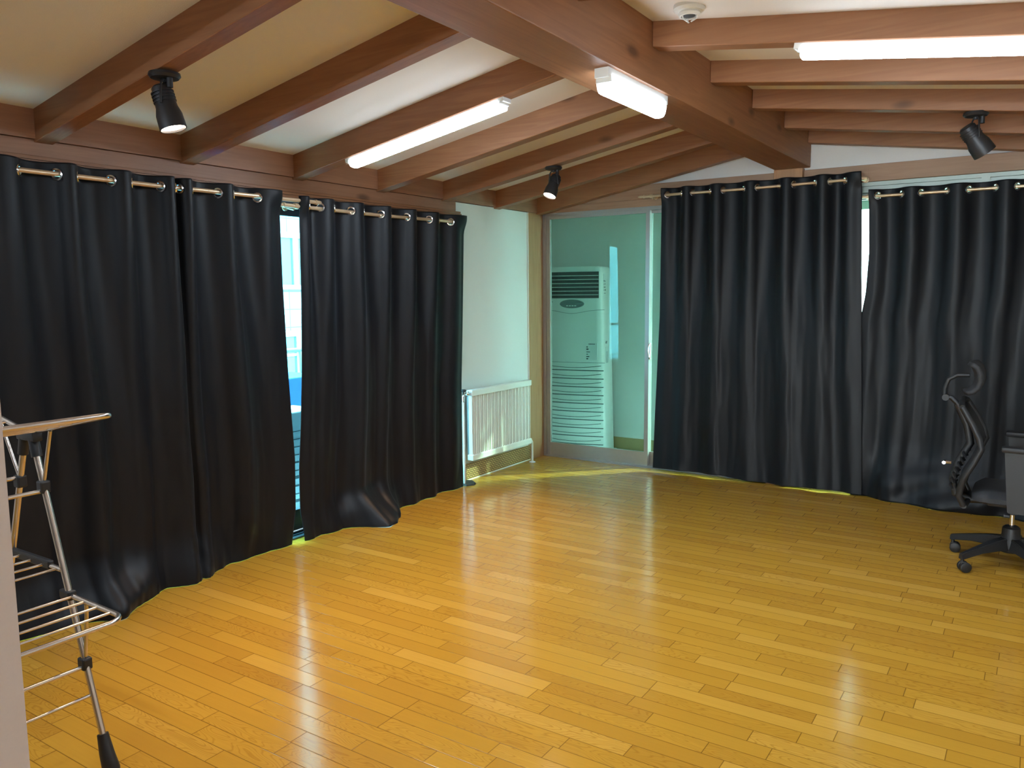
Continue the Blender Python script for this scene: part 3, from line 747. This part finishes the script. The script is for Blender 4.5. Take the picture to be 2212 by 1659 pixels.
# ------------------------------------------------------------------ air conditioner behind the glass door
ac = thing('air_conditioner', 'tall white floor standing air conditioner behind the glass door', 'air conditioner', (-0.045, 0.655, -0.10), math.radians(9))
def hw(z): return 0.345 - 0.05 * z / 1.85
def front(x, z): return -0.035 * (1 - (x / 0.36) ** 2)           # the front bulges gently
b = BM(); rows = []
zlev = [0.0, 0.03, 0.5, 1.0, 1.5, 1.80, 1.835, 1.85]
for z in zlev:
    s = 1.0 if z < 1.82 else (0.985 if z < 1.84 else 0.94)
    w = hw(z) * s; r = []
    n = 14
    for i in range(n + 1):
        x = -w + .02 + (2 * w - .04) * i / n; r.append((x, front(x, z) + (0 if s == 1 else .008)))
    r += [(w - .006, 0.008), (w, 0.03), (w, 0.27), (w - .02, 0.30), (-w + .02, 0.30), (-w, 0.27), (-w, 0.03), (-w + .006, 0.008)]
    rows.append([b.verts.new((x, y, z)) for x, y in r])
for a, c in zip(rows, rows[1:]):
    for i in range(len(a)): b.faces.new((a[i], a[(i + 1) % len(a)], c[(i + 1) % len(a)], c[i]))
b.faces.new(rows[0][::-1]); b.faces.new(rows[-1])
obj('body', b, 'plastic', ac, True, sharp=50)
def strip(b, x0, x1, z0, z1, off0, off1, n=16, curve=None):
    pr = []
    for i in range(n + 1):
        x = x0 + (x1 - x0) * i / n; cz = curve(x) if curve else 0
        y = front(x, z0)
        pr.append([b.verts.new((x, y - o_, z + cz)) for o_, z in ((off0, z0), (off1, z0), (off1, z1), (off0, z1))])
    for a, c in zip(pr, pr[1:]):
        for i in range(4): b.faces.new((a[i], a[(i + 1) % 4], c[(i + 1) % 4], c[i]))
    b.faces.new(pr[0][::-1]); b.faces.new(pr[-1])
b = BM(); strip(b, -.285, .275, 1.545, 1.80, -.004, .004); g_ = obj('outlet_grille', b, 'grille', ac, True)
b = BM()
for i in range(6): strip(b, -.28, .272, 1.575 + i * .037, 1.580 + i * .037, .003, .009)
obj('slats', b, 'plastic', g_, True)
b = BM(); lathe(b, [(0, .006), (.118, .006), (.126, .0), (.126, -.01), (0, -.01)], 36, (0, 0, 0), (0, -1, 0))
for v in b.verts: v.co.z = v.co.z * .34; v.co += Vector((.005, front(0, 0), 1.49))
dsp = obj('display', b, 'display', ac, True, label='smoked grey oval display')
b = BM()
for i in range(4): box(b, -.05 + i * .028, -.032 + i * .028, front(0, 0) - .0085, front(0, 0) - .006, 1.468, 1.476)
obj('buttons', b, 'plastic', dsp)
b = BM(); strip(b, -.32, .33, 1.43, 1.4335, -.002, .0012, 30, lambda x: -.035 * math.exp(-(x / .16) ** 2)); obj('seam', b, 'display', ac)
b = BM(); lathe(b, [(0, 0), (.008, 0), (.008, .002), (0, .002)], 16, (-.235, front(-.235, 0) - .001, 1.51), (0, -1, 0)); box(b, -.222, -.200, front(-.21, 0) - .003, front(-.21, 0), 1.507, 1.514)
obj('logo', b, 'ink', ac)
b = BM(); strip(b, -.325, .335, .915, .918, -.002, .0012); 
for i in range(10):
    z = .835 - i * .0815
    strip(b, -.318, .322, z, z + .009, -.004, .0015)
obj('panel_groove', b, 'ink', ac)
b = BM()
for i in range(10):
    z = .885 - i * .0815
    strip(b, -.30, .30, z, z + .0055, -.003, .0013, 24, lambda x: -.022 * (1 - (x / .30) ** 2))
obj('curved_groove', b, 'ink', ac)
# stickers: pale panel with small printed rows
def sticker(x0, x1, z0, z1, side, nrow, ncol, sd_):
    rr = random.Random(sd_)
    b = BM(); c = BM()
    def bb(m, a0, a1, q0, q1, t0, t1):
        if side: w = hw((q0 + q1) / 2); box(m, w + t0, w + t1, a0, a1, q0, q1)
        else: y = front((a0 + a1) / 2, 0); box(m, a0, a1, y - t1 - .001, y - t0 - .001, q0, q1)
    bb(b, x0, x1, z0, z1, -.004, .0012 if not side else .0022)
    so_ = obj('sticker', b, 'sack', ac)
    t0 = .0012 if not side else .0022
    bb(c, x0 + (x1 - x0) * .2, x0 + (x1 - x0) * .8, z1 - .014, z1 - .007, t0, t0 + .001)
    for i in range(nrow):
        for j in range(ncol):
            a = x0 + (x1 - x0) * (j + .15) / ncol; q = z0 + (z1 - z0 - .025) * (i + .2) / nrow
            bb(c, a, a + (x1 - x0) / ncol * rr.uniform(.25, .75), q, q + (z1 - z0) / nrow * rr.uniform(.25, .5), t0, t0 + .001)
    obj('print', c, 'ink', so_)
sticker(.145, .265, .945, 1.11, False, 6, 2, 1)
sticker(.07, .135, 1.10, 1.13, True, 1, 2, 2)
sticker(.07, .15, .91, 1.07, True, 14, 2, 3)
sticker(.05, .115, 1.58, 1.78, True, 6, 2, 4)
b = BM(); box(b, -.36, .36, -.05, .33, 0.0, 0.02, bevel=.005); obj('base_plate', b, 'plastic', ac)

# ------------------------------------------------------------------ clothes drying rack
YE, YF = -4.98, -5.94
dr = thing('drying_rack', 'folding steel clothes drying rack in front of the far left curtain', 'drying rack', (1.05, -5.45, 0.0))
def rp(x, y, z): return Vector((x - 1.05, y + 5.45, z))
APX, APZ = 1.055, 1.045
def legx_r(z): return 1.085 + (1.03 - z) * (1.418 - 1.085) / 1.03
def legx_l(z): return 1.025 - (1.03 - z) * 0.36
for lx, sgn in ((legx_r, 1), (legx_l, -1)):
    for y in (YE, YF):
        b = BM(); tube(b, [rp(lx(z), y, z) for z in (.99, .7, .4, .10)], 0.0105, 12); lg = obj('leg', b, 'steel', dr, True)
        b = BM(); p0, p1 = rp(lx(.115), y, .115), rp(lx(0.012) + .0, y, .0)
        tube(b, [p0, (p0 + p1) / 2, p1 + Vector((0, 0, .012)), p1], 0.017, 12, None)
        for v in b.verts:
            k_ = 1 - (v.co.z / .115); v.co.x += (v.co.x - (p0.x + (p1.x - p0.x) * k_)) * k_ * .9; v.co.y += (v.co.y - p0.y) * k_ * .5
        obj('foot', b, 'black', lg, True, label='black plastic foot')
for y in (YE, YF):
    b = BM()
    for lx in (legx_r, legx_l): tube(b, [rp(lx(1.035), y, 1.045), rp(lx(.985), y, .985)], 0.0165, 12)
    box(b, rp(1.00, 0, 0).x, rp(1.115, 0, 0).x, y + 5.45 - .016, y + 5.45 + .016, 1.035, 1.068, bevel=.006)
    obj('hinge', b, 'black', dr, True)
def wing(x0, z0, x1, z1, nb, rr=.0085, corner=.05, plastic=False, full=True):
    """U shaped outer tube from the hinge line (x0,z0) out to (x1,z1), bars along y"""
    d = Vector((x1 - x0, 0, z1 - z0)); L = d.length; d.normalize()
    b = BM(); pts = [rp(x0, YE, z0)]
    ctr = L - corner
    for i in range(7):
        a = PI / 2 * i / 6
        pts.append(rp(x0, YE - corner, z0) + d * (ctr + corner * math.sin(a)) + Vector((0, corner * math.cos(a), 0)))
    far = []
    for i in range(7):
        a = PI / 2 * (6 - i) / 6
        far.append(rp(x0, YF + corner, z0) + d * (ctr + corner * math.sin(a)) - Vector((0, corner * math.cos(a), 0)))
    pts += far + [rp(x0, YF, z0)]
    tube(b, pts, rr, 10)
    fr = obj('wing_frame', b, 'steel', dr, True)
    for i in range(nb):
        t = L * (i + .35) / (nb + .35)
        if t > L - .02: continue
        b = BM(); p = rp(x0, 0, z0) + d * t
        dy = 0.0 if t < ctr else corner * .35
        tube(b, [Vector((p.x, YE + 5.45 - dy, p.z)), Vector((p.x, YF + 5.45 + dy, p.z))], .0042, 8); obj('bar', b, 'steel', fr, True)
    return fr
wing(1.085, 1.065, 1.572, 1.160, 6)
wing(1.025, 1.065, 0.54, 1.160, 6)
wing(1.235, 0.545, 1.556, 0.538, 4)
wing(1.205, 0.622, 0.80, 0.632, 5)
for y in (YE, YF):
    b = BM(); box(b, rp(1.20, 0, 0).x, rp(1.26, 0, 0).x, y + 5.45 - .014, y + 5.45 + .014, .53, .562, bevel=.006); obj('clamp', b, 'black', dr)
    b = BM(); box(b, rp(.86, 0, 0).x, rp(1.14, 0, 0).x, y + 5.45 - .010, y + 5.45 + .010, .612, .642, bevel=.006); obj('shelf_edge', b, 'black', dr)
    for lx, xs, zs in ((legx_r, 1.195, 1.078), (legx_l, .865, 1.09)):
        zc = .895; b = BM(); tube(b, [rp(lx(zc), y, zc), rp(xs, y, zs)], .006, 10); obj('strut', b, 'steel', dr, True)
        b = BM(); box(b, rp(lx(zc), 0, 0).x - .020, rp(lx(zc), 0, 0).x + .016, y + 5.45 - .016, y + 5.45 + .016, zc - .028, zc + .014, bevel=.006); obj('clamp', b, 'black', dr)
    b = BM(); tube(b, [rp(legx_r(.34), y, .34), rp(1.335, y, .50), rp(1.337, y, .535)], .006, 10); obj('strut', b, 'steel', dr, True)
    b = BM(); xx = rp(legx_r(.335), 0, 0).x; box(b, xx - .024, xx + .014, y + 5.45 - .016, y + 5.45 + .016, .312, .352, bevel=.006); obj('clamp', b, 'black', dr)
for x, z, r0 in ((legx_r(.875), .875, .007), (legx_l(.90), .90, .007), (legx_r(.322), .322, .007), (legx_r(.234), .234, .0055)):
    b = BM(); tube(b, [rp(x - .006, YE, z), rp(x - .006, YF, z)], r0, 10); obj('cross_bar', b, 'steel', dr, True)

# ------------------------------------------------------------------ office chair
oc = thing('office_chair', 'black swivel office chair with headrest in front of the right curtain', 'office chair', (3.735, -1.27, 0.0), 0.0)
base_r = 0.31
def leg_bm(a):
    b = BM(); d = Vector((math.cos(a), math.sin(a), 0)); s = Vector((-d.y, d.x, 0)); secs = []
    for t, w, z0, z1 in ((0.02, .034, .095, .165), (.10, .030, .100, .155), (.20, .024, .094, .132), (base_r - .02, .019, .075, .108), (base_r + .012, .017, .068, .100)):
        c = d * t; secs.append([b.verts.new(c + s * w + Vector((0, 0, z0))), b.verts.new(c + s * w * .7 + Vector((0, 0, z1))), b.verts.new(c - s * w * .7 + Vector((0, 0, z1))), b.verts.new(c - s * w + Vector((0, 0, z0)))])
    for p, q in zip(secs, secs[1:]):
        for i in range(4): b.faces.new((p[i], p[(i + 1) % 4], q[(i + 1) % 4], q[i]))
    b.faces.new(secs[0]); b.faces.new(secs[-1][::-1])
    bmesh.ops.bevel(b, geom=list(b.edges), offset=.004, segments=2, affect='EDGES')
    return b
a0 = math.atan2(.127, -.28)
for i in range(5):
    a = a0 + 2 * PI * i / 5
    lg = obj('leg', leg_bm(a), 'black', oc, True)
    d = Vector((math.cos(a), math.sin(a), 0)); c = d * base_r + Vector((0, 0, .028)); sa = a + PI / 2 + [.5, -.35, .9, .2, -.6][i]
    ax = Vector((math.cos(sa), math.sin(sa), 0)); off = Vector((-ax.y, ax.x, 0)) * .012
    b = BM()
    for s in (-1, 1):
        lathe(b, [(0, 0), (.024, 0), (.028, .004), (.028, .016), (.022, .019), (0, .019)], 20, c + off + ax * s * .008, tuple(ax * s))
    tube(b, [c + Vector((0, 0, .026)), d * base_r + Vector((0, 0, .088))], .009, 10)
    box(b, *(lambda q: (q.x - .014, q.x + .014, q.y - .014, q.y + .014, q.z + .012, q.z + .030))(c + off * .5), bevel=.004)
    obj('caster', b, 'black', lg, True)
b = BM(); lathe(b, [(0, .085), (.052, .085), (.056, .10), (.056, .150), (.046, .165), (.042, .215), (.032, .225), (0, .225)], 28); obj('hub', b, 'black', oc, True)
b = BM(); tube(b, [(0, 0, .215), (0, 0, .335)], .012, 16); obj('gas_lift', b, 'chrome', oc, True)
b = BM(); tube(b, [(0, 0, .29), (0, 0, .345)], .024, 16); box(b, -.12, .10, -.075, .075, .335, .378, bevel=.012); obj('tilt_mechanism', b, 'black', oc, True)
b = BM(); tube(b, [(-.02, -.07, .352), (-.02, -.20, .348), (-.02, -.245, .340)], .006, 8); box(b, -.035, -.005, -.275, -.235, .332, .348, bevel=.004); obj('lever', b, 'black', oc, True)
# seat cushion
def pad(b, x0, x1, y0, y1, z0, z1, nx=10, ny=10, waterfall=.03, dish=.012):
    top, bot = [], []
    for i in range(nx + 1):
        rt, rb_ = [], []
        for j in range(ny + 1):
            u, v = i / nx, j / ny
            sx_, sy_ = 2 * u - 1, 2 * v - 1
            k_ = (1 - max(0, abs(sx_) ** 5 + abs(sy_) ** 5 - 1) * .12)
            x = (x0 + x1) / 2 + (x1 - x0) / 2 * sx_ * k_; y = (y0 + y1) / 2 + (y1 - y0) / 2 * sy_ * k_
            e = max(abs(sx_), abs(sy_)) ** 8
            rt.append(b.verts.new((x, y, z1 - (z1 - z0) * .45 * e - dish * (1 - e) * (1 - sy_ * sy_) - waterfall * max(0, sx_ - .5) ** 2 * 4 * .5)))
            rb_.append(b.verts.new((x, y, z0 + (z1 - z0) * .2 * e - waterfall * max(0, sx_ - .5) ** 2)))
        top.append(rt); bot.append(rb_)
    for i in range(nx):
        for j in range(ny):
            b.faces.new((top[i][j], top[i + 1][j], top[i + 1][j + 1], top[i][j + 1])); b.faces.new((bot[i][j], bot[i][j + 1], bot[i + 1][j + 1], bot[i + 1][j]))
    for i in range(nx):
        b.faces.new((top[i][0], bot[i][0], bot[i + 1][0], top[i + 1][0])); b.faces.new((top[i][ny], top[i + 1][ny], bot[i + 1][ny], bot[i][ny]))
    for j in range(ny):
        b.faces.new((top[0][j], top[0][j + 1], bot[0][j + 1], bot[0][j])); b.faces.new((top[nx][j], bot[nx][j], bot[nx][j + 1], top[nx][j + 1]))
b = BM(); pad(b, -.19, .27, -.235, .235, .375, .445); obj('seat', b, 'mesh', oc, True, sharp=60)
# back frame, seen from the side: leans back from the lumbar bulge to the top
prof = [(-.235, .335), (-.262, .40), (-.250, .50), (-.205, .60), (-.150, .675), (-.165, .72), (-.205, .80), (-.250, .885), (-.270, .90)]
prof = [(-.22, .345), (-.245, .40), (-.225, .50), (-.185, .58), (-.150, .665), (-.165, .72), (-.200, .79), (-.250, .875)]
b = BM()
for s in (-1, 1):
    w = .175
    tube(b, [(x, s * (w + .03 * math.sin(PI * i / (len(prof) - 1))), z) for i, (x, z) in enumerate(prof)], .016, 10)
tube(b, [(prof[0][0], -.18, prof[0][1]), (prof[0][0] + .01, 0, prof[0][1] - .005), (prof[0][0], .18, prof[0][1])], .015, 10)
tube(b, [(prof[-1][0], -.18, prof[-1][1]), (prof[-1][0] - .01, -.09, prof[-1][1] + .018), (prof[-1][0] - .012, .09, prof[-1][1] + .018), (prof[-1][0], .18, prof[-1][1])], .015, 10)
obj('back_frame', b, 'black', oc, True)
b = BM(); g1 = []
for i, (x, z) in enumerate(prof):
    w = .175 + .03 * math.sin(PI * i / (len(prof) - 1)); row_ = []
    for j in range(9):
        sy_ = -1 + 2 * j / 8; row_.append(b.verts.new((x - .022 * (1 - sy_ * sy_) + .004, sy_ * w, z)))
    g1.append(row_)
for a_, c_ in zip(g1, g1[1:]):
    for j in range(8): b.faces.new((a_[j], a_[j + 1], c_[j + 1], c_[j]))
o = obj('backrest', b, 'mesh', oc, True); md = o.modifiers.new('thick', 'SOLIDIFY'); md.thickness = .006
# spine with lumbar ribs behind the back
b = BM(); tube(b, [(-.10, 0, .352), (-.20, 0, .345), (-.275, 0, .37), (-.290, 0, .45), (-.268, 0, .55), (-.215, 0, .66), (-.235, 0, .76), (-.285, 0, .872)], .020, 12); obj('spine', b, 'black', oc, True)
b = BM()
for i in range(7):
    z = .43 + i * .030; x = interp([(.40, -.262), (.50, -.245), (.60, -.205), (.7, -.18)], z) - .02
    tube(b, [(x, -.13, z - .012), (x - .02, -.06, z), (x - .022, .06, z), (x, .13, z - .012)], .006, 8)
obj('lumbar_ribs', b, 'black', oc, True)
b = BM(); tube(b, [(-.30, -.02, .545), (-.335, -.02, .545)], .008, 8); tube(b, [(-.335, -.045, .545), (-.335, .005, .545)], .010, 8); obj('lumbar_knob', b, 'chrome', oc, True, label='small metal adjuster knob')
# headrest: hooped bracket and curved pad
b = BM(); tube(b, [(-.285, 0, .872), (-.318, 0, .905), (-.345, 0, .905)], .014, 10)
tube(b, [(-.350, 0, .895), (-.352, 0, .955), (-.335, 0, 1.005), (-.295, 0, 1.030), (-.235, 0, 1.032)], .011, 10)
lathe(b, [(0, -.02), (.018, -.02), (.018, .02), (0, .02)], 14, (-.345, 0, .905), (0, 1, 0)); obj('headrest_bracket', b, 'black', oc, True)
b = BM(); hp = [(-.262, .945), (-.235, .952), (-.212, .975), (-.200, 1.010), (-.205, 1.050), (-.222, 1.085), (-.245, 1.100)]
g1 = []
for x, z in hp:
    g1.append([b.verts.new((x + .03 * (abs(-1 + 2 * j / 10)) ** 2, (-1 + 2 * j / 10) * .125, z)) for j in range(11)])
for a_, c_ in zip(g1, g1[1:]):
    for j in range(10): b.faces.new((a_[j], a_[j + 1], c_[j + 1], c_[j]))
o = obj('headrest', b, 'mesh', oc, True); md = o.modifiers.new('thick', 'SOLIDIFY'); md.thickness = .022; md.offset = 0
for s in (-1, 1):
    b = BM(); box(b, -.06, .16, s * .265 - .035, s * .265 + .035, .672, .700, bevel=.010)
    am = obj('armrest', b, 'black', oc, True)
    b = BM(); hexa(b, [(-.02, s * .255 - .012, .36), (.07, s * .255 - .012, .36), (.07, s * .255 + .012, .36), (-.02, s * .255 + .012, .36),
                       (-.045, s * .265 - .014, .675), (.065, s * .265 - .014, .675), (.065, s * .265 + .014, .675), (-.045, s * .265 + .014, .675)])
    box(b, -.02, .07, min(0, s * .26), max(0, s * .26), .352, .372)
    bmesh.ops.bevel(b, geom=list(b.edges), offset=.005, segments=2, affect='EDGES'); obj('arm_post', b, 'black', am)
